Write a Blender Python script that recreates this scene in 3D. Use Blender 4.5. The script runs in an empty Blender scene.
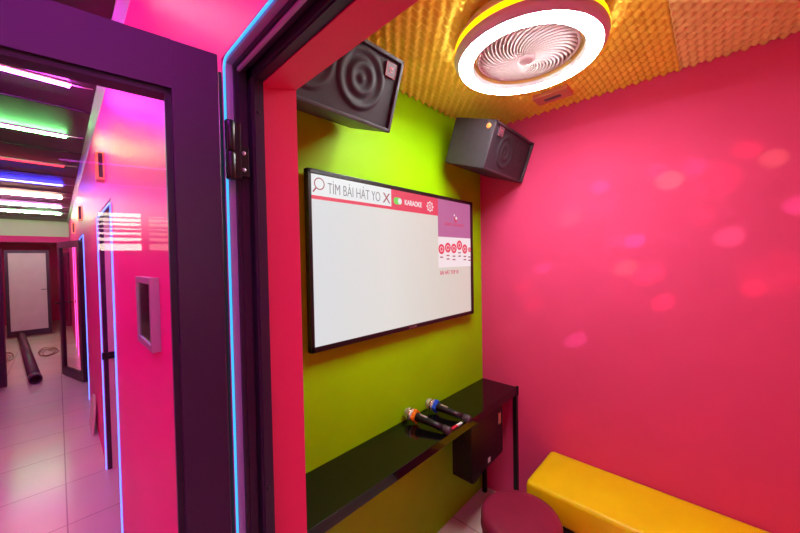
import bpy, bmesh, math, random
from mathutils import Vector, Matrix
random.seed(4)
PI = math.pi
S = bpy.context.scene
COL = S.collection
EYE = 1.57            # camera height; measured heights below are relative to it

# ------------------------------------------------------------------ colour / materials
def lin(c):
    return tuple(((v/255)/12.92 if v/255 <= .04045 else (((v/255)+.055)/1.055)**2.4) for v in c)
def mat(name, rgb, rough=.5, metal=0, spec=.5, coat=0, noise=0, nscale=8, bump=0, bscale=60, var=None):
    m = bpy.data.materials.new(name); m.use_nodes = True
    nt = m.node_tree; b = nt.nodes['Principled BSDF']
    c = (*lin(rgb), 1)
    b.inputs['Base Color'].default_value = c
    b.inputs['Roughness'].default_value = rough
    b.inputs['Metallic'].default_value = metal
    b.inputs['Specular IOR Level'].default_value = spec
    b.inputs['Coat Weight'].default_value = coat
    tc = nt.nodes.new('ShaderNodeTexCoord')
    if noise:
        n = nt.nodes.new('ShaderNodeTexNoise'); n.inputs['Scale'].default_value = nscale
        n.inputs['Detail'].default_value = 6
        nt.links.new(tc.outputs['Object'], n.inputs['Vector'])
        r = nt.nodes.new('ShaderNodeMapRange'); r.inputs['From Min'].default_value = .3; r.inputs['From Max'].default_value = .7
        r.inputs['To Min'].default_value = 1-noise; r.inputs['To Max'].default_value = 1+noise
        mx = nt.nodes.new('ShaderNodeVectorMath'); mx.operation = 'SCALE'
        mx.inputs[0].default_value = c[:3]
        nt.links.new(n.outputs['Fac'], r.inputs['Value']); nt.links.new(r.outputs['Result'], mx.inputs['Scale'])
        nt.links.new(mx.outputs['Vector'], b.inputs['Base Color'])
    if bump:
        n = nt.nodes.new('ShaderNodeTexNoise'); n.inputs['Scale'].default_value = bscale; n.inputs['Detail'].default_value = 4
        nt.links.new(tc.outputs['Object'], n.inputs['Vector'])
        bp = nt.nodes.new('ShaderNodeBump'); bp.inputs['Strength'].default_value = bump; bp.inputs['Distance'].default_value = .002
        nt.links.new(n.outputs['Fac'], bp.inputs['Height']); nt.links.new(bp.outputs['Normal'], b.inputs['Normal'])
    return m
def emit(name, col, strength):
    m = bpy.data.materials.new(name); m.use_nodes = True
    b = m.node_tree.nodes['Principled BSDF']
    b.inputs['Base Color'].default_value = (.02, .02, .02, 1)
    b.inputs['Emission Color'].default_value = (*col, 1)
    b.inputs['Emission Strength'].default_value = strength
    return m
def screen_emit(name, rgb, k=1.0):
    return emit(name, lin(rgb), k)
def thin_glass(name, tint=(1, 1, 1), refl=1.0, rough=0.0, base=.04):
    m = bpy.data.materials.new(name); m.use_nodes = True
    nt = m.node_tree; nt.nodes.clear()
    out = nt.nodes.new('ShaderNodeOutputMaterial')
    t = nt.nodes.new('ShaderNodeBsdfTransparent'); t.inputs['Color'].default_value = (*tint, 1)
    g = nt.nodes.new('ShaderNodeBsdfGlossy'); g.inputs['Roughness'].default_value = rough
    fr = nt.nodes.new('ShaderNodeFresnel'); fr.inputs['IOR'].default_value = 1.5
    ma = nt.nodes.new('ShaderNodeMath'); ma.operation = 'MULTIPLY'; ma.inputs[1].default_value = refl; ma.use_clamp = True
    mx = nt.nodes.new('ShaderNodeMixShader')
    L = nt.links.new
    L(fr.outputs['Fac'], ma.inputs[0]); L(ma.outputs[0], mx.inputs['Fac'])
    L(t.outputs[0], mx.inputs[1]); L(g.outputs[0], mx.inputs[2]); L(mx.outputs[0], out.inputs['Surface'])
    return m

PINK = (232, 66, 118)
M = {}
M['pink'] = mat('pink_wall_paint', (236, 74, 126), .7, spec=.12, noise=.03, nscale=3, bump=.25, bscale=220)
M['pink_head'] = mat('pink_reveal_paint', (234, 62, 106), .6, spec=.1, bump=.15, bscale=220)
M['pink_gloss'] = mat('glossy_pink_panel', (244, 48, 154), .45, spec=.12, noise=.03, nscale=2)
M['green'] = mat('lime_wall_paint', (157, 222, 0), .5, spec=.15, noise=.05, nscale=4, bump=.2, bscale=160)
M['dark_alu'] = mat('dark_aluminium', (62, 46, 66), .42, metal=.25, spec=.4)
M['dark_alu2'] = mat('dark_aluminium_groove', (34, 24, 40), .5, metal=.2)
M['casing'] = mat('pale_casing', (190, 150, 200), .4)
M['black'] = mat('black_plastic', (18, 14, 17), .35)
M['black_gloss'] = mat('black_gloss_laminate', (12, 9, 10), .08, spec=.45)
M['black_steel'] = mat('black_steel', (22, 16, 20), .4, metal=.3)
M['ceil_dark'] = mat('dark_ceiling_board', (46, 38, 44), .45, noise=.15, nscale=2)
M['trim'] = mat('grey_cove', (120, 112, 116), .5)
M['spk'] = mat('charcoal_vinyl', (58, 46, 58), .5, noise=.12, nscale=30, bump=.5, bscale=300)
M['spk_foam'] = mat('charcoal_speaker_foam', (50, 40, 50), .6, spec=.4, bump=.6, bscale=500)
M['steel'] = mat('brushed_steel', (200, 195, 205), .4, metal=.6)
M['chrome'] = mat('chrome', (225, 220, 220), .12, metal=1)
M['yellow'] = mat('yellow_leatherette', (255, 222, 0), .42, spec=.4, noise=.04, nscale=10, bump=.3, bscale=180)
M['maroon'] = mat('maroon_leatherette', (140, 36, 66), .4, spec=.4, noise=.08, nscale=12, bump=.3, bscale=180)
M['white'] = mat('white_plastic', (238, 232, 236), .4)
M['mauve'] = mat('satin_mauve_housing', (236, 222, 238), .4)
M['gold'] = mat('brass_frame', (255, 205, 100), .3, metal=.7)
M['panel_white'] = mat('frosted_film', (215, 200, 210), .35, noise=.05, nscale=5)
M['glass'] = thin_glass('clear_glass', (.97, .96, .97), .8)
M['dark_glass'] = mat('dark_reflective_glass', (40, 14, 34), .15, spec=.4)
M['pvc'] = mat('grey_pvc', (74, 60, 74), .35, noise=.1)
M['cable'] = mat('brown_cable', (130, 70, 50), .5)
M['beam'] = mat('pale_bulkhead', (215, 215, 205), .5)
M['foam'] = mat('orange_acoustic_foam', (255, 218, 84), .9, spec=.1, noise=.05, nscale=12, bump=.4, bscale=300)
M['foam2'] = mat('peach_acoustic_foam', (255, 222, 140), .9, spec=.1, noise=.05, nscale=12, bump=.4, bscale=300)
M['silver_mesh'] = mat('silver_mesh', (215, 208, 200), .35, metal=.7, bump=1, bscale=900)
M['orange_rub'] = mat('orange_rubber', (250, 130, 15), .5)
M['blue_rub'] = mat('blue_rubber', (20, 80, 220), .5)
M['red_paper'] = mat('red_paper', (225, 40, 70), .5)
M['white_paper'] = mat('white_paper', (235, 225, 225), .5)
M['label'] = mat('cream_label', (225, 190, 170), .5)
M['badge'] = mat('orange_badge', (250, 130, 70), .4)
M['plate_edge'] = mat('dim_emblem', (190, 80, 90), .5)
M['badge_dark'] = mat('badge_plum', (88, 62, 80), .4)
M['beige'] = mat('cream_board', (232, 214, 200), .5)
M['slat'] = mat('blind_slat', (150, 90, 60), .5)

def tile_material():
    m = bpy.data.materials.new('cream_floor_tile'); m.use_nodes = True
    nt = m.node_tree; b = nt.nodes['Principled BSDF']; L = nt.links.new
    tc = nt.nodes.new('ShaderNodeTexCoord')
    mp = nt.nodes.new('ShaderNodeMapping'); mp.inputs['Location'].default_value = (0, -.12, 0)
    br = nt.nodes.new('ShaderNodeTexBrick')
    br.offset = 0; br.squash = 1
    br.inputs['Scale'].default_value = 1
    br.inputs['Brick Width'].default_value = .54; br.inputs['Row Height'].default_value = .54
    br.inputs['Mortar Size'].default_value = .004; br.inputs['Mortar Smooth'].default_value = .2
    br.inputs['Color1'].default_value = (*lin((252, 236, 226)), 1)
    br.inputs['Color2'].default_value = (*lin((248, 230, 220)), 1)
    br.inputs['Mortar'].default_value = (*lin((200, 168, 170)), 1)
    n = nt.nodes.new('ShaderNodeTexNoise'); n.inputs['Scale'].default_value = 2.2; n.inputs['Detail'].default_value = 5
    mx = nt.nodes.new('ShaderNodeMixRGB'); mx.blend_type = 'MULTIPLY'; mx.inputs['Fac'].default_value = .25
    L(tc.outputs['Object'], mp.inputs['Vector']); L(mp.outputs['Vector'], br.inputs['Vector']); L(tc.outputs['Object'], n.inputs['Vector'])
    L(br.outputs['Color'], mx.inputs['Color1']); L(n.outputs['Color'], mx.inputs['Color2']); L(mx.outputs['Color'], b.inputs['Base Color'])
    b.inputs['Roughness'].default_value = .22
    return m
M['tile'] = tile_material()

# ------------------------------------------------------------------ mesh helpers
class MB:
    def __init__(s): s.bm = bmesh.new()
    def faces(s, vs, fs, smooth=False):
        v = [s.bm.verts.new(p) for p in vs]
        for f in fs:
            try:
                nf = s.bm.faces.new([v[i] for i in f]); nf.smooth = smooth
            except ValueError: pass
        return v
    def box(s, a, b, bev=0, mx=None):
        t = bmesh.new()
        bmesh.ops.create_cube(t, size=1)
        c = [(a[i]+b[i])/2 for i in range(3)]; d = [abs(b[i]-a[i]) for i in range(3)]
        for v in t.verts: v.co = Vector((c[0]+v.co.x*d[0], c[1]+v.co.y*d[1], c[2]+v.co.z*d[2]))
        if bev: bmesh.ops.bevel(t, geom=t.edges[:], offset=bev, segments=2, affect='EDGES', profile=.6)
        if mx is not None: bmesh.ops.transform(t, matrix=mx, verts=t.verts)
        s.merge(t); return s
    def merge(s, t):
        me = bpy.data.meshes.new('tmp'); t.to_mesh(me); t.free(); s.bm.from_mesh(me); bpy.data.meshes.remove(me)
    def prism(s, poly, axis, lo, hi):
        n = len(poly)
        def P(p, t):
            return {'x': (t, p[0], p[1]), 'y': (p[0], t, p[1]), 'z': (p[0], p[1], t)}[axis]
        vs = [P(p, lo) for p in poly]+[P(p, hi) for p in poly]
        fs = [tuple(range(n))[::-1], tuple(range(n, 2*n))]+[(i, (i+1) % n, n+(i+1) % n, n+i) for i in range(n)]
        s.faces(vs, fs); return s
    def lathe(s, prof, seg=48, mx=None, smooth=True, cap=True):
        # prof: (r, z) list, around z
        vs = []; fs = []
        for r, z in prof:
            for k in range(seg):
                a = 2*PI*k/seg; vs.append(Vector((r*math.cos(a), r*math.sin(a), z)))
        for i in range(len(prof)-1):
            for k in range(seg):
                k2 = (k+1) % seg
                fs.append((i*seg+k, i*seg+k2, (i+1)*seg+k2, (i+1)*seg+k))
        if cap:
            fs.append(tuple(range(seg))[::-1]); fs.append(tuple(range((len(prof)-1)*seg, len(prof)*seg)))
        if mx is not None: vs = [mx @ v for v in vs]
        s.faces(vs, fs, smooth); return s
    def tube(s, pts, r, seg=10, closed=False):
        pts = [Vector(p) for p in pts]; n = len(pts); rings = []
        prev = None; vs = []; fs = []
        for i, p in enumerate(pts):
            a = pts[i-1] if (i > 0 or closed) else p
            b = pts[(i+1) % n] if (i < n-1 or closed) else p
            t = (b-a).normalized()
            if prev is None:
                u = t.orthogonal().normalized()
            else:
                u = (prev-t*prev.dot(t)).normalized()
            prev = u; w = t.cross(u)
            for k in range(seg):
                an = 2*PI*k/seg; vs.append(p+(u*math.cos(an)+w*math.sin(an))*r)
        m = n if closed else n-1
        for i in range(m):
            j = (i+1) % n
            for k in range(seg):
                k2 = (k+1) % seg
                fs.append((i*seg+k, i*seg+k2, j*seg+k2, j*seg+k))
        if not closed:
            fs.append(tuple(range(seg))[::-1]); fs.append(tuple(range((n-1)*seg, n*seg)))
        s.faces(vs, fs, True); return s
    def build(s, name, m, parent=None, loc=None, mx=None):
        if mx is not None: bmesh.ops.transform(s.bm, matrix=mx, verts=s.bm.verts)
        bmesh.ops.recalc_face_normals(s.bm, faces=s.bm.faces[:])
        me = bpy.data.meshes.new(name); s.bm.to_mesh(me); s.bm.free()
        ms = m if isinstance(m, (list, tuple)) else [m]
        for q in ms: me.materials.append(q)
        o = bpy.data.objects.new(name, me); COL.objects.link(o)
        if parent is not None: o.parent = parent
        if loc is not None: o.location = loc
        return o
def tag(o, label=None, cat=None, group=None, kind=None):
    if label: o['label'] = label
    if cat: o['category'] = cat
    if group: o['group'] = group
    if kind: o['kind'] = kind
    return o
def empty(name, loc=(0, 0, 0), rot=(0, 0, 0)):
    o = bpy.data.objects.new(name, None); COL.objects.link(o); o.location = loc; o.rotation_euler = rot
    o.empty_display_size = .05
    return o
def struct(name, mb, m, label=None):
    o = mb.build(name, m); o['kind'] = 'structure'
    if label: o['label'] = label
    return o
def text_mesh(name, txt, size, m, parent, loc, rot=(PI/2, 0, 0), sx=1.0, align='LEFT', depth=.0006, bold=0):
    cu = bpy.data.curves.new(name, 'FONT'); cu.body = txt; cu.size = size; cu.align_x = align; cu.extrude = depth
    cu.offset = bold
    o = bpy.data.objects.new(name, cu); COL.objects.link(o)
    dg = bpy.context.evaluated_depsgraph_get(); dg.update()
    me = bpy.data.meshes.new_from_object(o.evaluated_get(dg))
    bpy.data.objects.remove(o); bpy.data.curves.remove(cu)
    me.materials.clear(); me.materials.append(m)
    q = bpy.data.objects.new(name, me); COL.objects.link(q); q.parent = parent; q.location = loc; q.rotation_euler = rot
    q.scale = (sx, 1, 1)
    return q

# ------------------------------------------------------------------ dimensions
WX = .222            # corridor face of the booth wall
WI = .372            # booth face of the same wall
BX = 1.993           # back wall of the booth
GY = 1.14            # lime wall
NY = -.95            # near side wall of booth
HC = 2.63            # corridor ceiling
HB = 2.455           # booth ceiling slab
D1 = (-.22, .66); D2 = (2.47, 3.36); D3 = (5.25, 6.1); D4 = (7.95, 8.8)
TOP = 1.95

# ------------------------------------------------------------------ setting
struct('floor', MB().box((-1.45, -6.2, -.1), (2.1, 14.2, 0)), M['tile'])
struct('ceiling', MB().box((-1.45, -6.2, HC), (WX+.15, 14.2, HC+.1)), M['ceil_dark'], 'dark corridor ceiling')
cs = MB()
for y in [-5.4+1.22*k for k in range(16)]:
    cs.box((-1.33, y, HC-.006), (WX-.02, y+.02, HC))
struct('trim_3', cs, M['dark_alu2'])
struct('ceiling', MB().box((WX+.15, NY-.1, HB), (BX+.1, GY+.1, HB+.1)), M['foam'], 'booth ceiling slab')
# corridor wall with openings
w = MB()
ys = [-6.1, D1[0]-.003, D1[1]+.003, D2[0], D2[1], D3[0], D3[1], D4[0], D4[1], 12.6]
for i in range(0, len(ys), 2):
    w.box((WX, ys[i], 0), (WX+.012, ys[i+1], HC))
for a, b in ((D1[0]-.003, D1[1]+.003), D2, D3, D4):
    w.box((WX, a, TOP), (WX+.012, b, HC))
struct('wall_corridor', w, M['pink_gloss'])
w = MB()
for i in range(0, len(ys), 2):
    w.box((WX+.012, ys[i], 0), (WI, ys[i+1], HC))
for a, b in ((D1[0]-.003, D1[1]+.003), D2, D3, D4):
    w.box((WX+.012, a, TOP), (WI, b, HC))
struct('wall_front', w, M['pink'])
struct('wall_side', MB().box((WI, GY, 0), (BX+.1, GY+.1, HC)), M['green'])
struct('wall_back', MB().box((BX, NY-.1, 0), (BX+.1, GY, HC)), M['pink'])
struct('wall_near', MB().box((WI, NY-.1, 0), (BX, NY, HC)), M['pink'])
struct('wall_left', MB().box((-1.45, -6.2, 0), (-1.33, 14.2, HC)), M['pink_gloss'])
struct('wall_end', MB().box((-1.33, 13.6, 0), (.372, 13.7, HC)), M['pink'])
struct('wall_street', MB().box((-1.33, -6.2, 0), (.222, -6.1, HC)), M['pink'])
# inside of booths 2 and 3 seen through the openings
struct('wall_booth', MB().box((1.3, 2.2, 0), (1.36, 9, HC)).box((WI, 2.1, 0), (1.3, 2.16, HC)).box((WI, 3.9, 0), (1.3, 3.96, HC)).box((WI, 6.7, 0), (1.3, 6.76, HC)).box((WI, 8.94, 0), (1.3, 9, HC)), M['panel_white'])
# cove between corridor wall and ceiling
struct('trim_1', MB().prism([(WX-.03, HC), (WX-.03, HC-.012), (WX, HC-.05), (WX, HC)], 'y', -6, 11.4), M['trim'])
# skirting lines
# beam at the far end of the corridor
tag(struct('trim_2', MB().box((-1.33, 11.4, 2.26), (WX, 11.6, HC)), M['beam']), 'pale bulkhead across the corridor')
struct('trim_4', MB().box((-1.33, 11.38, 2.12), (WX, 11.62, 2.26)), M['pink_gloss'])

# ---- door 1 frame (profile: pale casing, aluminium members, pink reveal)
REV = [((.2245, .658), (.240, .70)), ((.240, .652), (.262, .70)), ((.262, .66), (.266, .70)), ((.266, .640), (.289, .70))]
fr = empty('door_frame', (.25, .66, 0)); fr['kind'] = 'structure'
tag(fr, 'dark aluminium frame around the open booth doorway')
def in_parent(o, p):
    o.parent = p; o.matrix_parent_inverse = Matrix.Translation(Vector(p.location)).inverted(); return o
Y1, Y0 = D1[1], D1[0]
def jamb(mb, x0, x1, d, y0=0):      # member protruding d into the opening (both jambs + head)
    mb.box((x0, Y1-d, 0), (x1, Y1+.003, TOP+.0)); mb.box((x0, Y0-.003, 0), (x1, Y0+d, TOP+.0))
    mb.box((x0, Y0, TOP-.005-d-.0), (x1, Y1, TOP+.0))
a = MB(); jamb(a, .2285, .240, .001); in_parent(a.build('casing_strip', M['casing']), fr)
a = MB(); jamb(a, .240, .262, .008); jamb(a, .247, .251, .011); in_parent(a.build('outer_profile', M['dark_alu']), fr)
a = MB(); jamb(a, .266, .289, .022); jamb(a, .270, .273, .025); in_parent(a.build('inner_profile', M['dark_alu']), fr)
a = MB(); jamb(a, .262, .266, .002); in_parent(a.build('groove', M['dark_alu2']), fr)
a = MB().box((.2445, Y0, 1.931), (.2495, Y1-.01, 1.937)); in_parent(a.build('bevel_highlight', M['casing']), fr)  # pale strip stands in for tube light reflected along the head's bevel
# pink reveal: jambs and slightly sloping head
a = MB(); a.box((.289, Y1, 0), (WI, Y1+.003, 1.944)); a.box((.289, Y0-.003, 0), (WI, Y0, 1.944))
a.prism([(.289, 1.9205), (WI, 1.944), (WI, 1.951), (.289, 1.951)], 'y', Y0, Y1)
in_parent(a.build('reveal', M['pink_head']), fr)
a = MB().box((.2165, Y1+.004, .0), (WX, Y1+.045, 1.925), .001)
in_parent(a.build('edge_angle', M['black']), fr)
# screw dots on the inner profile
a = MB()
for z in (1.86, 1.12, .5):
    a.lathe([(.0035, 0), (.0035, .0015), (.002, .002)], 12, Matrix.Translation((.2775, Y1-.022, z)) @ Matrix.Rotation(PI/2, 4, 'X'))
in_parent(a.build('screw', M['black']), fr)

# ---- neon strip round doorway 1
def neon(name, pts, r, m, label, group=None, cat='neon strip'):
    # rounded polyline
    out = []
    P = [Vector(p) for p in pts]
    for i, p in enumerate(P):
        if 0 < i < len(P)-1:
            rr = .02
            a = p+(P[i-1]-p).normalized()*rr; b = p+(P[i+1]-p).normalized()*rr
            for k in range(7):
                t = k/6; out.append((1-t)**2*a+2*t*(1-t)*p+t*t*b)
        else: out.append(p)
    o = MB().tube(out, r, 10).build(name, m)
    o.location = (0, 0, 0)
    return tag(o, label, cat, group)
LED_CY = emit('cyan_neon', (.05, .50, 1.0), 1.25)
LED_BL = emit('blue_neon', (.10, .18, 1.0), 3.0)
neon('neon_strip', [(.2238, .6555, .002), (.2238, .6555, 1.9465), (.2238, Y0+.0045, 1.9465), (.2238, Y0+.0045, .002)], 0.0022, LED_CY,
     'cyan neon strip outlining the open doorway in the foreground')
neon('neon_strip', [(.2175, D2[0], .002), (.2175, D2[0], 1.92), (.2175, D2[1], 1.92), (.2175, D2[1], .002)], .004, LED_BL,
     'blue neon strip around the second doorway, under the nearest brass plate')
neon('neon_strip', [(.217, D3[0], .002), (.217, D3[0], 1.92), (.217, D3[1], 1.92), (.217, D3[1], .002)], .0045, LED_BL,
     'blue neon strip around the farther doorway where a glass door stands open')

neon('neon_strip', [(.217, D4[0], .002), (.217, D4[0], 1.92), (.217, D4[1], 1.92), (.217, D4[1], .002)], .006, emit('magenta_neon', (1, .08, .5), 3.0),
     'magenta neon strip of the farthest doorway, seen through the standing glass door')
# ---- door leaves
def door_leaf(name, hinge, ang, width, label, pane='glass', z0=.012, z1=1.927, swap=False, handle=True, rail=.077, stile=.067, flip=1):
    root = empty(name, (hinge[0], hinge[1], 0), (0, 0, ang)); root['kind'] = 'structure'
    tag(root, label)
    T = .042*flip
    f = MB()
    f.box((0, 0, z0), (stile, T, z1), .002); f.box((width-stile, 0, z0), (width, T, z1), .002)
    f.box((stile-.001, 0.0002*flip, z1-rail), (width-stile+.001, T-.0002*flip, z1))
    f.box((stile-.001, 0.0002*flip, z0), (width-stile+.001, T-.0002*flip, z0+.11))
    f.build('leaf_frame', M['dark_alu'], root)
    b = MB(); i0, i1 = stile-.002, width-stile+.002; j0, j1 = z0+.108, z1-rail+.002
    for u0, u1, v0, v1 in ((i0, i0+.011, j0, j1), (i1-.011, i1, j0, j1), (i0, i1, j1-.011, j1), (i0, i1, j0, j0+.011)):
        b.box((u0, .006*flip, v0), (u1, T-.006*flip, v1))
    b.build('glazing_bead', M['dark_alu2'], root)
    g = MB().box((i0+.005, T/2-.002, j0+.005), (i1-.005, T/2+.002, j1-.005)) if pane != 'glass' else None
    if g: g.build('glass_pane', M[pane], root)
    else:
        q = MB(); q.faces([(i0+.004, T/2, j0+.004), (i1-.004, T/2, j0+.004), (i1-.004, T/2, j1-.004), (i0+.004, T/2, j1-.004)], [(0, 1, 2, 3)])
        q.build('glass_pane', M['glass'], root)
    if handle:
        hx = width-stile/2
        for sd in (-1, 1):
            yb = (0 if sd*flip < 0 else T)
            h = MB(); h.box((hx-.012, yb, .93), (hx+.012, yb+sd*flip*.008*flip, 1.10), .002)
            h.tube([(hx, yb, 1.04), (hx, yb+sd*.045, 1.04), (hx-.02, yb+sd*.05, 1.04), (hx-.12, yb+sd*.05, 1.04)], .008, 8)
            h.build('handle', M['black'], root)
    return root
# door 1: opened towards the corridor; hinge edge near (.2, .615)
ANG = math.atan2(.148, -.989)
d1 = door_leaf('door_1', (.2, .615, 0), ANG, .84, 'dark framed glass door of the booth, swung open into the corridor', flip=-1)
# hinge on frame and leaf
h = MB()
h.box((.2375, .6335, 1.730), (.2560, .6445, 1.785), .001)
o = h.build('hinge_plate', M['black']); in_parent(o, fr)
h = MB()
for z in (1.742, 1.773):
    h.lathe([(.0036, 0), (.0036, .0012), (.002, .0018)], 14, Matrix.Translation((.2465, .6335, z)) @ Matrix.Rotation(PI/2, 4, 'X'))
in_parent(h.build('hinge_screw', M['steel']), fr)
def knuckle():
    m = MB()
    for z0, z1 in ((1.720, 1.768), (1.771, 1.825)):
        m.lathe([(.007, z0), (.0085, z0+.002), (.0085, z1-.002), (.007, z1)], 20, Matrix.Translation((.0085+.213-.2, .6285-.615, 0)))
    return m
k = knuckle()
k.box((.014, .008, 1.722), (.038, .019, 1.823), .001)
o = k.build('hinge', M['black']); o.parent = d1
o.matrix_parent_inverse = Matrix.Rotation(-ANG, 4, 'Z')

# linings of the doorways further along the corridor
for (a_, b_) in (D2, D3, D4):
    q = MB().box((.226, b_-.02, .001), (.252, b_+.0, TOP)).box((.226, a_, .001), (.285, a_+.02, TOP)).box((.226, a_, TOP-.02), (.285, b_, TOP))
    q = struct('trim_5', q, M['dark_alu'])
    q = struct('trim_6', MB().box((.252, b_-.03, .001), (.371, b_, TOP)), M['beige'])
    q = struct('trim_7', MB().box((.214, b_-.05, .88), (.292, b_-.018, .905)).box((.214, b_-.05, .855), (.292, b_-.018, .878)), M['black'])
# door 3: leaf standing open along the corridor
door_leaf('door_2', (.2, 6.04), math.atan2(.70, -.19), .74, 'glass door standing open beside the farther blue doorway', flip=-1, z1=1.9)
# door 4: white panel leaf across the corridor
door_leaf('door_3', (-.785, 11.0), 0, .665, 'door with white frosted pane standing open at the corridor end', pane='panel_white', z0=.03, z1=1.92, flip=1, stile=.045, rail=.05)
# door 5: dark leaf from the opposite side
door_leaf('door_4', (-1.28, 6.75), -.2, .80, 'dark glass door standing open at the left edge of the corridor', pane='dark_glass', z0=.012, z1=1.80, flip=1)
door_leaf('door_5', (.2, 11.9), math.atan2(.3, -.19), .3, 'narrow dark door leaf at the corridor end', pane='dark_glass', flip=-1, z1=1.9)

# ------------------------------------------------------------------ acoustic foam
def foam(name, x0, x1, y0, y1, m, label, zt=2.4578, per=.0525, amp=.024, n=8):
    nx = int(round((x1-x0)/per*n)); ny = int(round((y1-y0)/per*n))
    vs = []; fs = []
    for j in range(ny+1):
        y = y0+(y1-y0)*j/ny
        for i in range(nx+1):
            x = x0+(x1-x0)*i/nx
            hgt = .5+.5*math.cos(2*PI*(x-BX)/per)*math.cos(2*PI*(y+.095)/per)
            vs.append((x, y, zt-.030-amp*hgt))
    W = nx+1
    for j in range(ny):
        for i in range(nx):
            fs.append((j*W+i, (j+1)*W+i, (j+1)*W+i+1, j*W+i+1))
    # skirt to the slab
    per_i = [i for i in range(W)]+[j*W+nx for j in range(1, ny+1)]+[ny*W+i for i in range(nx-1, -1, -1)]+[j*W for j in range(ny-1, 0, -1)]
    base = len(vs)
    for i in per_i: vs.append((vs[i][0], vs[i][1], zt-.003))
    K = len(per_i)
    for k in range(K):
        k2 = (k+1) % K; fs.append((per_i[k], per_i[k2], base+k2, base+k))
    me = bpy.data.meshes.new(name); me.from_pydata(vs, [], fs); me.validate()
    for p in me.polygons: p.use_smooth = True
    me.materials.append(m)
    o = bpy.data.objects.new(name, me); COL.objects.link(o)
    tag(o, label, 'acoustic foam', 'egg-crate foam sheets on the booth ceiling')
foam('acoustic_foam', WI+.003, BX-.003, .112, GY-.003, M['foam'], 'orange egg-crate foam sheet on the ceiling, above the television side')
foam('acoustic_foam', WI+.003, BX-.003, NY+.003, .11, M['foam2'], 'paler egg-crate foam sheet on the ceiling, right of the fan light')

# ------------------------------------------------------------------ ceiling fan light
FC = (1.22, .50)
fan = empty('ceiling_fan_light', (FC[0], FC[1], 2.29)); tag(fan, 'round ceiling fan with spiral grille inside a glowing white ring light', 'ceiling fan light')
# heights relative to the ring's lowest plane (z=2.29)
MB().lathe([(.246, .006), (.258, .018), (.2625, .030), (.262, .040)], 96, cap=False).lathe([(.258, .062), (.250, .09), (.235, .108), (.10, .112), (.10, .14)], 96, cap=False).build('housing', M['mauve'], fan)
MB().lathe([(.2615, .040), (.2600, .062)], 96, cap=False).build('accent_strip', emit('yellow_led', (1.0, .55, .0), 3.2), fan)
MB().lathe([(.245, .010), (.243, .002), (.232, -.003), (.215, -.004), (.203, -.001), (.196, .003)], 96, cap=False).build('light_ring', emit('white_led', (.94, 1, .96), 84), fan)
MB().lathe([(.196, .003), (.190, .016), (.189, .03)], 96, cap=False).build('ring_rim', M['white'], fan)
MB().lathe([(.189, .02), (.189, .075), (.170, .08)], 96, cap=False).build('inner_well', mat('amber_well', (245, 205, 120), .5), fan)
MB().lathe([(.174, .040), (.172, .055), (.0, .0551)], 96, cap=False).build('back_plate', mat('rosy_back_plate', (214, 172, 172), .5), fan)
g = MB()
def disc_z(r): return .030-.022*(1-(r/.18)**2)
for k in range(40):
    a0 = 2*PI*k/40; vs = []; n = 14
    for i in range(n+1):
        t = i/n; r = .028+(.172-.028)*t; a = a0+1.15*t**1.2
        w = .0015+.0026*t
        for sgn in (-1, 1):
            aa = a+sgn*w/r
            vs.append((r*math.cos(aa), r*math.sin(aa), disc_z(r)))
        for sgn in (1, -1):
            aa = a+sgn*w/r
            vs.append((r*math.cos(aa), r*math.sin(aa), disc_z(r)+.009))
    fs = []
    for i in range(n):
        for q in range(4):
            q2 = (q+1) % 4; fs.append((4*i+q, 4*i+q2, 4*i+4+q2, 4*i+4+q))
    g.faces(vs, fs, True)
g.tube([(.1725*math.cos(2*PI*k/72), .1725*math.sin(2*PI*k/72), .030) for k in range(72)], .0045, 8, closed=True)
g.tube([(.12*math.cos(2*PI*k/72), .12*math.sin(2*PI*k/72), disc_z(.12)+.01) for k in range(72)], .0015, 6, closed=True)
g.build('grille', mat('grille_plastic', (246, 225, 226), .35), fan)
MB().lathe([(.0, -.001), (.018, 0), (.027, .003), (.031, .010), (.031, .02)], 40, cap=False).build('hub', mat('hub_plastic', (205, 165, 170), .4), fan)
# clips holding the grille
for ang in (-2.1, -.6, 1.0, 2.5):
    MB().tube([(.173*math.cos(ang+t), .173*math.sin(ang+t), .03) for t in (-.03, .03)]+[(.192*math.cos(ang), .192*math.sin(ang), .03)], .003, 6).build('clip', M['white'], fan)

# small vent plate on the foam
v = empty('ceiling_sensor', (1.79, .60, 2.402)); tag(v, 'small flat mauve plate on the foam between fan light and back wall', 'ceiling plate')
MB().box((-.05, -.085, -.012), (.05, .085, .012), .004).build('plate', mat('plate_peach', (215, 130, 100), .5), v)
MB().box((-.012, -.04, -.016), (.012, .04, -.010), .002).build('slot', M['badge_dark'], v)

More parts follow.
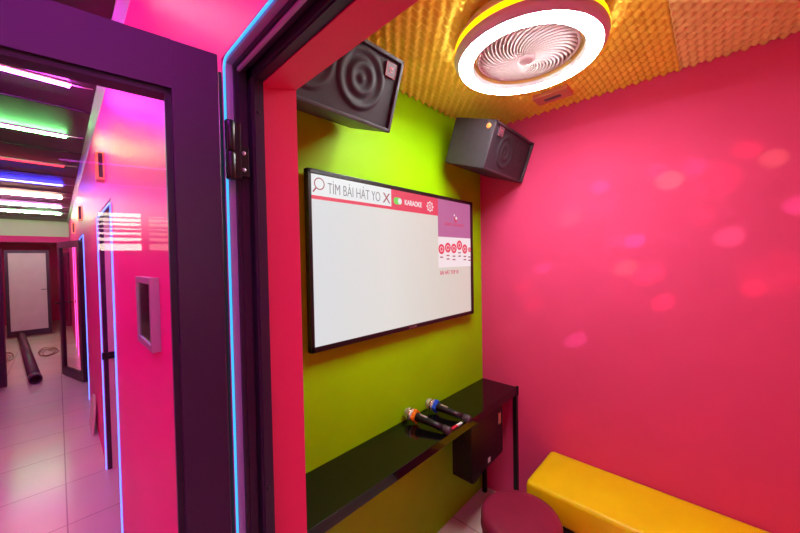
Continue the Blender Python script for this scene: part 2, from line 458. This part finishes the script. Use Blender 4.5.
# ------------------------------------------------------------------ speakers
def speaker(x0, y0, z0, w, h, d, tilt, yaw, rings, badge, label, dot=None):
    root = empty('wall_speaker', (x0, y0, z0+EYE), (0, 0, 0))
    root.rotation_euler = Matrix.Rotation(yaw, 3, 'Z').to_euler()
    root.rotation_euler = (Matrix.Rotation(yaw, 3, 'Z') @ Matrix.Rotation(tilt, 3, 'X')).to_euler()
    tag(root, label, 'speaker', 'black speakers hung on the lime wall')
    # local: x right, y depth (0 front), z up
    c = MB(); c.box((0, .016, 0), (w, d, h), .006)
    t = .012
    for a, b in (((0, .0, 0), (w, .03, t)), ((0, .0, h-t), (w, .03, h)), ((0, .0, 0), (t, .03, h)), ((w-t, .0, 0), (w, .03, h))):
        c.box(a, b, .003)
    c.build('cabinet', M['spk'], root)
    # foam baffle with pressed concentric rings
    nx, nz = 150, 76; vs = []; fs = []
    for j in range(nz+1):
        for i in range(nx+1):
            x = t+(w-2*t)*i/nx; z = t+(h-2*t)*j/nz
            dep = 0
            for (cx, cz, R, amp) in rings:
                r = math.hypot(x-cx, z-cz)
                if r < R:
                    u = r/R
                    dep += amp*(.5-.5*math.cos(2*PI*u*2.5+PI))*min(1, (1-u)*8)
            vs.append((x, .012-dep, z))
    W = nx+1
    for j in range(nz):
        for i in range(nx): fs.append((j*W+i, j*W+i+1, (j+1)*W+i+1, (j+1)*W+i))
    b = MB(); b.faces(vs, fs, True); b.build('baffle', M['spk_foam'], root)
    bx, bz = badge
    bd = MB().box((bx-.022, .004, bz-.022), (bx+.022, .012, bz+.022), .001).build('badge', M['badge_dark'], root)
    eb = MB()
    for q0, q1 in (((-.022, -.022), (.022, -.0205)), ((-.022, .0205), (.022, .022)), ((-.022, -.022), (-.0205, .022)), ((.0205, -.022), (.022, .022)), ((-.008, .002), (.008, .009)), ((-.006, -.008), (.006, -.004))):
        eb.box((bx+q0[0], .0028, bz+q0[1]), (bx+q1[0], .0045, bz+q1[1]))
    eb.build('emblem', M['plate_edge'], bd)
    if dot:
        MB().lathe([(.013, 0), (.013, .003), (.010, .004)], 24, Matrix.Translation(dot) @ Matrix.Rotation(-PI/2, 4, 'Y')).build('round_sticker', M['badge'], root)
    # bracket
    br = MB(); br.box((w/2-.02, d*.45, h), (w/2+.02, d*.6, h+.03), .002)
    br.tube([(w/2, d*.5, h+.02), (w/2, d*.9, h+.035)], .008, 8)
    br.build('bracket', M['black_steel'], root)
    return root
speaker(.385, .872, .468, .480, .240, .25, .35, -.012, [(.322, .132, .105, .008), (.13, .13, .10, .006)], (.430, .195),
        'wall speaker above the left end of the television, cut off by the door head')
speaker(1.506, .843, .453, .480, .238, .25, .337, .012, [(.190, .120, .095, .006), (.375, .13, .075, .004)], (.080, .200),
        'wall speaker in the corner beside the back pink wall', dot=(.0, .035, .205))

# ------------------------------------------------------------------ television
TVX, TVY, TVZ = .643, 1.095, EYE
tv = empty('television', (1.235, 1.095, EYE-.355)); tag(tv, 'large flat television showing a song search page on the lime wall', 'television')
def tvp(name, a, b, m, y0=-.001, y1=.004, parent=tv, bev=0):
    # a,b world x, z rel eye
    cx, cz = 1.235, -.355
    return MB().box((a[0]-cx, y0, a[1]-cz), (b[0]-cx, y1, b[1]-cz), bev).build(name, m, parent)
bz = MB(); X0, X1, Z0, Z1 = .655-1.235, 1.818-1.235, .003, .706
sx0, sx1, sz0, sz1 = .671-1.235, 1.787-1.235, .025, .686
bz.box((X0, 0, Z0), (sx0, .028, Z1), .003); bz.box((sx1, 0, Z0), (X1, .028, Z1), .003)
bz.box((X0, 0, Z0), (X1, .028, sz0), .003); bz.box((X0, 0, sz1), (X1, .028, Z1), .003)
bz.box((X0+.02, .008, Z0+.02), (X1-.02, .04, Z1-.02))
bz.build('bezel', M['black'], tv)
def screen_mat():
    m = emit('screen_page', (1, 1, 1), 1.0)
    nt = m.node_tree; b = nt.nodes['Principled BSDF']; L = nt.links.new
    tc = nt.nodes.new('ShaderNodeTexCoord'); sp = nt.nodes.new('ShaderNodeSeparateXYZ')
    cr = nt.nodes.new('ShaderNodeValToRGB')
    mr = nt.nodes.new('ShaderNodeMapRange'); mr.inputs['From Min'].default_value = -.56; mr.inputs['From Max'].default_value = .55
    L(tc.outputs['Object'], sp.inputs[0]); L(sp.outputs['X'], mr.inputs['Value']); L(mr.outputs[0], cr.inputs['Fac'])
    e = cr.color_ramp.elements
    e[0].position = 0; e[0].color = (*lin((216, 219, 222)), 1); e[1].position = 1; e[1].color = (*lin((214, 196, 188)), 1)
    q = e.new(.35); q.color = (*lin((220, 219, 214)), 1)
    q = e.new(.75); q.color = (*lin((212, 204, 194)), 1)
    L(cr.outputs[0], b.inputs['Emission Color'])
    b.inputs['Roughness'].default_value = .3
    return m
scr = MB().box((sx0-.001, .002, sz0-.001), (sx1+.001, .009, sz1+.001)).build('screen', screen_mat(), tv)
C_RED = screen_emit('ui_red', (226, 50, 84)); C_WH = screen_emit('ui_white', (226, 228, 230)); C_INK = screen_emit('ui_ink', (120, 112, 118))
C_GRN = screen_emit('ui_green', (120, 210, 90)); C_PUR = screen_emit('ui_purple', (182, 98, 148)); C_INK2 = screen_emit('ui_dark_red', (160, 60, 80))
C_LGT = screen_emit('ui_light', (238, 222, 226)); C_PINKT = screen_emit('ui_pink_text', (205, 60, 100))
tvp('search_box', (.671, .250), (1.095, .331), C_WH, .0005, .003, scr)
tvp('red_line', (.671, .236), (1.095, .250), C_RED, .0005, .003, scr)
tvp('red_header', (1.095, .236), (1.457, .331), C_RED, .0005, .003, scr)
tvp('video_panel', (1.457, .122), (1.787, .331), C_PUR, .0005, .003, scr)
tvp('icon_panel', (1.457, -.050), (1.787, .122), C_LGT, .0005, .003, scr)
def tl(x, z): return (x-1.235, -.0005, z+.355)
text_mesh('search_text', 'TÌM BÀI HÁT YO', .062, C_INK, scr, tl(.742, .264), sx=.62, bold=-.0008)
text_mesh('close_mark', 'X', .066, C_INK2, scr, tl(1.040, .263), sx=1.0)
text_mesh('karaoke_text', 'KARAOKE', .035, C_LGT, scr, tl(1.186, .268), sx=.82, bold=.0006)
text_mesh('song_list_text', 'BÀI HÁT TOP 10', .032, C_PINKT, scr, tl(1.467, -.090), sx=.78)
text_mesh('video_caption', 'SMART KARAOKE', .026, C_PINKT, scr, tl(1.515, .188), sx=.95)
def ring(mb, cx, cz, r, th, n=28):
    vs = []; fs = []
    for k in range(n):
        a = 2*PI*k/n
        for rr in (r-th, r+th): vs.append((cx-1.235+rr*math.cos(a), -.0008, cz+.355+rr*math.sin(a)))
    for k in range(n):
        k2 = (k+1) % n; fs.append((2*k, 2*k+1, 2*k2+1, 2*k2))
    mb.faces(vs, fs); return mb
def disc(mb, cx, cz, r, n=24, y=-.0008):
    mb.faces([(cx-1.235+r*math.cos(2*PI*k/n), y, cz+.355+r*math.sin(2*PI*k/n)) for k in range(n)], [tuple(range(n))]); return mb
def bar(mb, a, b, th):
    a = Vector(a); b = Vector(b); d = (b-a).normalized(); n = Vector((-d.y, d.x))*th
    mb.faces([(p.x-1.235, -.0008, p.y+.355) for p in (a-n, b-n, b+n, a+n)], [(0, 1, 2, 3)]); return mb
m_ = ring(MB(), .705, .296, .0215, .0022); bar(m_, (.690, .279), (.676, .262), .0030); m_.build('magnifier_icon', C_INK2, scr)
m_ = MB(); disc(m_, 1.126, .280, .0165); disc(m_, 1.150, .280, .0165); m_.faces([(1.126-1.235, -.0008, .280+.355-.0165), (1.150-1.235, -.0008, .280+.355-.0165), (1.150-1.235, -.0008, .280+.355+.0165), (1.126-1.235, -.0008, .280+.355+.0165)], [(0, 1, 2, 3)])
m_.build('switch', C_GRN, scr)
disc(MB(), 1.152, .280, .014, y=-.0012).build('switch_knob', C_WH, scr)
m_ = ring(MB(), 1.386, .279, .021, .0022); ring(m_, 1.386, .279, .009, .002)
for k in range(8):
    a = PI*k/4; bar(m_, (1.386+.021*math.cos(a), .279+.021*math.sin(a)), (1.386+.029*math.cos(a), .279+.029*math.sin(a)), .004)
m_.build('gear_icon', C_LGT, scr)
m_ = MB(); disc(m_, 1.626, .228, .017); m_.build('logo_disc', C_PINKT, scr)
m_ = MB(); disc(m_, 1.632, .236, .009, y=-.0014); disc(m_, 1.612, .252, .006, y=-.0014); m_.build('logo_spot', C_LGT, scr)
for i, (cx, cz) in enumerate([(1.483, .053), (1.544, .062), (1.604, .058), (1.662, .078), (1.720, .056), (1.772, .052)]):
    rr = .027 if cx < 1.76 else .0145
    m_ = ring(MB(), cx, cz, rr*.8, rr*.25); disc(m_, cx, cz, rr*.40)
    m_.build('menu_icon', C_RED, scr)
    q = MB()
    for r in range(1 if i == 0 else 2): bar(q, (cx-.014, cz-.045-.02*r), (cx+.014 if cx < 1.76 else cx+.012, cz-.045-.02*r), .0035)
    q.build('menu_caption', C_INK2, scr)
text_mesh('maker_mark', 'SAMSUNG', .014, mat('maker_grey', (165, 120, 125), .4), tv, (1.203-1.235, -.0008, .0078), sx=.95)
MB().box((-.25, .04, .18), (.25, .0449, .5)).build('wall_mount', M['black_steel'], tv)

# ------------------------------------------------------------------ shelf counter
sh = empty('shelf_counter', (1.2, 1.0, 0)); tag(sh, 'long black glossy counter shelf along the lime wall', 'counter shelf')
ZS = EYE-.822
MB().box((WI+.004-1.2, .889-1, ZS-.042), (BX-.002-1.2, GY-.003-1, ZS), .0015).build('shelf_top', M['black_gloss'], sh)
for x, y, top in ((BX-.015, .902, 0), (BX-.05, 1.105, 0), (WI+.03, .905, 0)):
    MB().box((x-.012-1.2, y-.012-1, .001), (x+.012-1.2, y+.012-1, ZS-.042), .001).build('leg', M['black_steel'], sh)
MB().box((BX-.013-1.2, .889-1-.004, ZS-.05), (BX-.002-1.2, .889-1+.01, ZS+.008), .001).build('end_bracket', M['black_steel'], sh)

# amplifier box hung below the shelf
am = empty('amplifier_box', (1.5, .93, ZS-.44)); tag(am, 'black box hung underneath the counter shelf near its right end', 'amplifier box')
zt = .394
c = MB().prism([(-.0, zt+.003), (-.0, .052), (.02, .040), (.06, .040), (.13, .070), (.35, .070), (.36, .08), (.36, zt+.003)], 'y', .0, .125)
bmesh.ops.bevel(c.bm, geom=c.bm.edges[:], offset=.003, segments=1, affect='EDGES')
c.build('case', M['black'], am)
MB().box((.305, -.002, .26), (.316, .001, .325)).box((.322, -.002, .26), (.333, .001, .325)).build('label_strip', M['label'], am)
MB().box((.175, -.002, .085), (.20, .001, .112)).build('sticker', M['white_paper'], am)
MB().box((-.014, .05, .235), (.001, .075, .26), .002).build('knob', M['black'], am)

# ------------------------------------------------------------------ microphones
def mic(loc, rz, rub, label, tilt):
    root = empty('microphone', loc, (0, tilt, rz)); tag(root, label, 'microphone', 'wireless microphones lying on the counter shelf')
    # local: lies along +x (head at x=0), built around z then turned
    R = Matrix.Rotation(PI/2, 4, 'Y')
    def L(prof, name, m, parent=root, seg=28):
        return MB().lathe(prof, seg, R).build(name, m, parent)
    L([(.004, -.006), (.014, -.002), (.023, .006), (.028, .020), (.028, .034), (.0235, .050)], 'head', M['silver_mesh'])
    L([(.0278, .026), (.0287, .028), (.0287, .034), (.0278, .036)], 'head_band', M['chrome'])
    # lobed anti-roll ring
    n = 48; vs = []
    for z in (.050, .068):
        for k in range(n):
            a = 2*PI*k/n; r = .0275+.0075*max(0, math.cos(4*a))**1.0
            vs.append(R @ Vector((r*math.cos(a), r*math.sin(a), z)))
    b = MB(); b.faces(vs, [tuple(range(n))[::-1], tuple(range(n, 2*n))]+[(k, (k+1) % n, n+(k+1) % n, n+k) for k in range(n)])
    b.build('roll_ring', rub, root)
    L([(.020, .050), (.021, .07), (.0185, .10), (.016, .16), (.0155, .215)], 'body', M['black'])
    L([(.0155, .215), (.0185, .218), (.0185, .248), (.016, .253)], 'end_cap', mat('end_cap_grey', (70, 55, 62), .5))
    MB().box((.085, -.006, .0165), (.125, .006, .0195), .001).build('power_switch', M['steel'], root)
    return root
mic((1.2036, 1.128, EYE-.775), -PI/2+.142, M['orange_rub'], 'microphone with orange ring, the left of the two on the shelf', .112)
mic((1.3586, 1.117, EYE-.775), -PI/2+.15, M['blue_rub'], 'microphone with blue ring, nearer the back pink wall', .112)
pk = MB().box((-.045, -.006, 0), (.0, .006, .006), .001).build('sachet', M['red_paper'], None, (1.330, .905, ZS))
tag(pk, 'thin red and white sachet on the front edge of the counter shelf', 'sachet')
MB().box((.001, -.006, 0), (.042, .006, .006), .001).build('white_end', M['white_paper'], pk)

# ------------------------------------------------------------------ bench and stool
be = empty('bench', (1.80, -.1, 0)); tag(be, 'long yellow padded bench along the back pink wall', 'bench')
b = MB().box((1.618-1.8, NY+.005+.1, .285), (BX-.004-1.8, .69+.1, .430), .022).build('cushion', M['yellow'], be)
for p in b.data.polygons: p.use_smooth = True
MB().box((1.65-1.8, NY+.01+.1, .001), (BX-.004-1.8, .66+.1, .286), .004).build('base', M['black'], be)
st = empty('stool', (1.40, .62, 0)); tag(st, 'round maroon padded stool in front of the counter shelf', 'stool')
MB().lathe([(.0, .426), (.12, .425), (.150, .422), (.165, .415), (.172, .400), (.172, .370), (.167, .361)], 64, cap=False).build('seat', M['maroon'], st)
MB().lathe([(.166, .360), (.1665, .34), (.163, .03), (.155, .02)], 64).build('body', M['maroon'], st)
MB().tube([(.1705*math.cos(2*PI*k/64), .1705*math.sin(2*PI*k/64), .360) for k in range(64)], .0035, 8, closed=True).build('piping', M['maroon'], st)
MB().lathe([(.15, .0), (.15, .021)], 48).build('base_ring', M['black'], st)

# ------------------------------------------------------------------ corridor ceiling tubes
TUBES = [  # y, colour, strength, name
    (-4.3, (.5, .1, 1), 4, 'violet_far'), (-3.15, (.8, .1, 1), 10, 'violet'), (-.81, (1, .1, .9), 110, 'indigo'),
    (.36, (.8, .03, 1.3), 95, 'magenta'), (1.53, (1, .3, .3), 85, 'amber'),
    (2.705, (1, .06, 1.1), 190, 'magenta_bright'), (3.80, (.2, 1, .25), 70, 'green'), (4.95, (1, .04, .08), 2.2, 'red'),
    (6.13, (.03, .03, 1), 70, 'blue'), (7.30, (1, .55, .42), 120, 'peach'), (8.50, (1, .3, .85), 120, 'pink'), (9.60, (.3, 1, .35), 170, 'green_far')]
HUE = {'magenta': 'magenta', 'violet': 'violet', 'green': 'green', 'indigo': 'indigo', 'amber': 'amber', 'red': 'red', 'blue': 'blue', 'peach': 'peach', 'pink': 'pink'}
TL = {2.705: 'magenta tube light on the corridor ceiling, nearest of those seen through the door glass',
      3.80: 'green tube light on the corridor ceiling between the magenta and the red tube',
      4.95: 'dim red tube light on the corridor ceiling', 6.13: 'blue tube light on the corridor ceiling',
      7.30: 'peach tube light on the corridor ceiling beyond the blue one',
      8.50: 'pink tube light on the corridor ceiling, next to last before the pale beam',
      9.60: 'green tube light on the corridor ceiling, last before the pale beam',
      1.53: 'amber tube light on the corridor ceiling above the open door', .36: 'magenta tube light on the corridor ceiling overhead',
      -.81: 'indigo tube light on the corridor ceiling behind the doorway', -1.98: '',
      -3.15: 'violet tube light on the corridor ceiling towards the entrance', -4.3: 'dim violet tube light nearest the entrance'}
for y, c, s, nm in TUBES:
    t = empty('tube_light', (-.52, y, HC)); tag(t, TL[y], 'tube light', 'neon tube lights across the corridor ceiling')
    MB().box((-.61, -.014, -.012), (.61, .014, -.001), .002).build('holder', M['white'], t)
    MB().tube([(-.60, 0, -.0205), (.60, 0, -.0205)], .0075, 12).build('tube', emit('tube_'+nm+'_light', c, s*1.3), t)
    MB().tube([(.61, 0, -.008), (.66, .01, -.004), (.70, .0, -.003)], .003, 6).build('lead', M['white'], t)

# ------------------------------------------------------------------ wall fittings in the corridor
bxr = empty('control_box', (WX, 1.405, 1.29)); tag(bxr, 'small steel framed box with dark glass front on the glossy pink corridor wall', 'wall box')
b = MB()
b.box((-.024, -.135, .0), (0, -.115, .235)); b.box((-.024, .115, .0), (0, .135, .235))
b.box((-.024, -.115, .0), (-.001, .115, .02)); b.box((-.024, -.115, .215), (-.001, .115, .235))
b.build('box_frame', M['steel'], bxr)
MB().box((-.019, -.116, .019), (-.001, .116, .216)).build('front_panel', M['dark_glass'], bxr)
for (y, lab) in ((2.80, 'brass edged plate high on the corridor wall, nearest and largest'), (5.45, 'brass edged plate high on the corridor wall, middle of three'), (7.7, 'brass edged plate high on the corridor wall, farthest and smallest')):
    p = empty('number_plate', (WX, y, 2.10)); tag(p, lab, 'wall plate', 'brass edged plates above the booth doors')
    f = MB()
    for a, bb in (((-.037, .047, 0), (0, .055, .17)), ((-.037, -.046, 0), (0, .047, .008)), ((-.037, -.046, .162), (0, .047, .17)), ((-.038, -.057, 0), (-.029, -.046, .17)), ((-.008, -.057, 0), (0, -.046, .17)), ((-.029, -.057, 0), (-.008, -.046, .012))):
        f.box(a, bb)
    f.build('brass_edge', M['gold'], p)
    MB().box((-.034, -.0555, .008), (-.001, .0495, .162)).build('plate_face', M['dark_glass'], p)
bo = MB()
bo.prism([(-.2, 0), (.2, 0), (.2, .22), (.14, .29), (0, .32), (-.14, .29), (-.2, .22)], 'x', -.012, 0, )
bo = bo.build('board', M['beige'], None, (WX-.035, 4.3, .001)); bo.rotation_euler = (0, .1, 0)
tag(bo, 'small cream board with rounded top leaning on the corridor wall foot', 'board')

# pipe on the floor
P0 = Vector((-.24, 6.5, .062)); P1 = Vector((-.59, 11.0, .062))
L_ = (P1-P0).length
pp = empty('pipe', P0); tag(pp, 'long grey plastic pipe lying on the corridor floor', 'pipe')
R = (P1-P0).to_track_quat('Z', 'Y').to_matrix().to_4x4()
MB().lathe([(.053, .6), (.053, .0), (.062, 0), (.062, L_), (.053, L_)], 32, R, cap=False).build('pipe_tube', M['pvc'], pp)
MB().lathe([(.0625, .02), (.066, .025), (.066, .16), (.0625, .165)], 32, R, cap=False).build('pipe_socket', M['pvc'], pp)
for cx, rx, ry, lab in ((-.70, .15, .55, 'tangled brown cable lying on the corridor floor left of the long pipe'), (-.15, .13, .42, 'tangled brown cable lying on the corridor floor right of the long pipe')):
    cb = []
    for k in range(90):
        a = k*.23; rr = .75+.25*math.sin(k*.13)
        cb.append((cx+rx*rr*math.cos(a), 8.7+ry*rr*math.sin(a)+.1*math.cos(k*.04), .007+.004*(1+math.sin(k*.9))))
    o = MB().tube(cb, .005, 6).build('cable', M['cable']); tag(o, lab, 'cable')

# street side: bright slatted opening behind the viewer (seen mirrored in the door glass)
for nm, x0, x1, z0, z1, lab, st_ in (('window_1', -1.30, -.80, 1.78, 2.34, 'bright slatted transom at the street end', 30.0), ('window_2', -.70, -.35, 1.78, 2.30, 'dimmer slatted transom at the street end', 6.0)):
    r = empty(nm, ((x0+x1)/2, -5.05, z0)); r['kind'] = 'structure'; r['label'] = lab
    w_ = (x1-x0)/2; hh = z1-z0
    MB().box((-w_, 0, 0), (w_, .01, hh)).build('window_pane', emit(nm+'_daylight', (1, .93, .70), st_), r)
    s_ = MB()
    for z in (.10, .19, .27, .33, .41, .48): s_.box((-w_-.01, .012, z), (w_+.01, .03, z+.022+.02*(z < .35)))
    s_.build('slat', M['slat'], r)
struct('wall_transom', MB().box((-1.33, -5.12, 0), (.222, -5.06, HC)), M['pink'])

# ------------------------------------------------------------------ disco projector spots (coloured light dots on the pink wall)
def spot(src, dst, col, power, diam, blend=.6):
    l = bpy.data.lights.new('disco_spot', 'SPOT'); l.energy = power; l.color = col
    d = Vector(dst)-Vector(src)
    l.spot_size = 2*math.atan(diam/2/d.length); l.spot_blend = blend; l.shadow_soft_size = .004
    o = bpy.data.objects.new('disco_spot', l); COL.objects.link(o)
    o.location = src; o.rotation_euler = d.to_track_quat('-Z', 'Y').to_euler()
RD, PK, YL, WH = (1, .12, .22), (.8, .45, 1), (.5, 1, .25), (.9, .9, .9)
BL = [(-.102, .431, RD, 1, .09), (-.176, .377, YL, 1, .09), (.065, .396, PK, 1, .09), (.147, .347, YL, 1, .10), (-.003, .325, RD, .9, .17), (.191, .400, RD, 1, .08),
      (.431, .363, PK, 1, .08), (.578, .310, RD, .8, .08), (.418, .276, RD, .6, .12), (.579, .213, YL, .7, .10), (.035, .170, RD, 1, .08), (-.050, .071, WH, 1, .10),
      (-.235, .181, PK, 1, .08), (.357, .077, RD, 1, .08), (.281, .070, PK, 1, .08), (.319, -.064, YL, .8, .09), (.229, -.093, RD, 1, .11), (.857, -.186, RD, .8, .08),
      (.728, -.067, PK, 1, .07), (.784, -.292, RD, .7, .08), (.171, -.227, RD, 1, .08), (-.121, -.149, RD, 1, .08), (-.178, -.086, RD, .45, .20), (.552, -.468, PK, 1, .09),
      (.918, -.449, YL, .4, .10), (.983, .223, PK, .6, .08), (.586, -.937, RD, .5, .10), (.054, -.747, RD, .4, .20)]
SRC = (1.0, -.60, 1.95)
for y, z, c, k, dd in BL: spot(SRC, (BX, y, z+EYE), c, (22 if y < .1 else 70)*k, dd)
for x, z, c, k in ((1.498, -.449, (.2, 1, .05), 1), (.958, -.468, (1, .6, .05), .6)): spot(SRC, (x, GY, z+EYE), c, 14*k, .07)

# ------------------------------------------------------------------ world + camera
W = bpy.data.worlds.new('World'); S.world = W; W.use_nodes = True
W.node_tree.nodes['Background'].inputs['Color'].default_value = (.02, .01, .02, 1)
W.node_tree.nodes['Background'].inputs['Strength'].default_value = .3
cam = bpy.data.cameras.new('camera'); co = bpy.data.objects.new('camera', cam); COL.objects.link(co)
cam.sensor_width = 36; cam.lens = 327.525/800*36; cam.clip_start = .02
yaw, pit, rol = math.radians(46.30620612), math.radians(-1.24800102), math.radians(-1.03413415)
f = Vector((math.sin(yaw)*math.cos(pit), math.cos(yaw)*math.cos(pit), math.sin(pit)))
r = Vector((math.cos(yaw), -math.sin(yaw), 0)); u = r.cross(f)
r2 = math.cos(rol)*r+math.sin(rol)*u; u2 = -math.sin(rol)*r+math.cos(rol)*u
mw = Matrix((r2, u2, -f)).transposed().to_4x4(); mw.translation = (0, 0, EYE)
co.matrix_world = mw
S.camera = co
vs_ = S.view_settings; S.display_settings.display_device = 'sRGB'
vs_.view_transform = 'Standard'; vs_.look = 'None'; vs_.gamma = 1; vs_.use_curve_mapping = False; vs_.exposure = 0
S.cycles.use_denoising = True; S.cycles.sample_clamp_indirect = 6; S.cycles.max_bounces = 10; S.cycles.transparent_max_bounces = 12
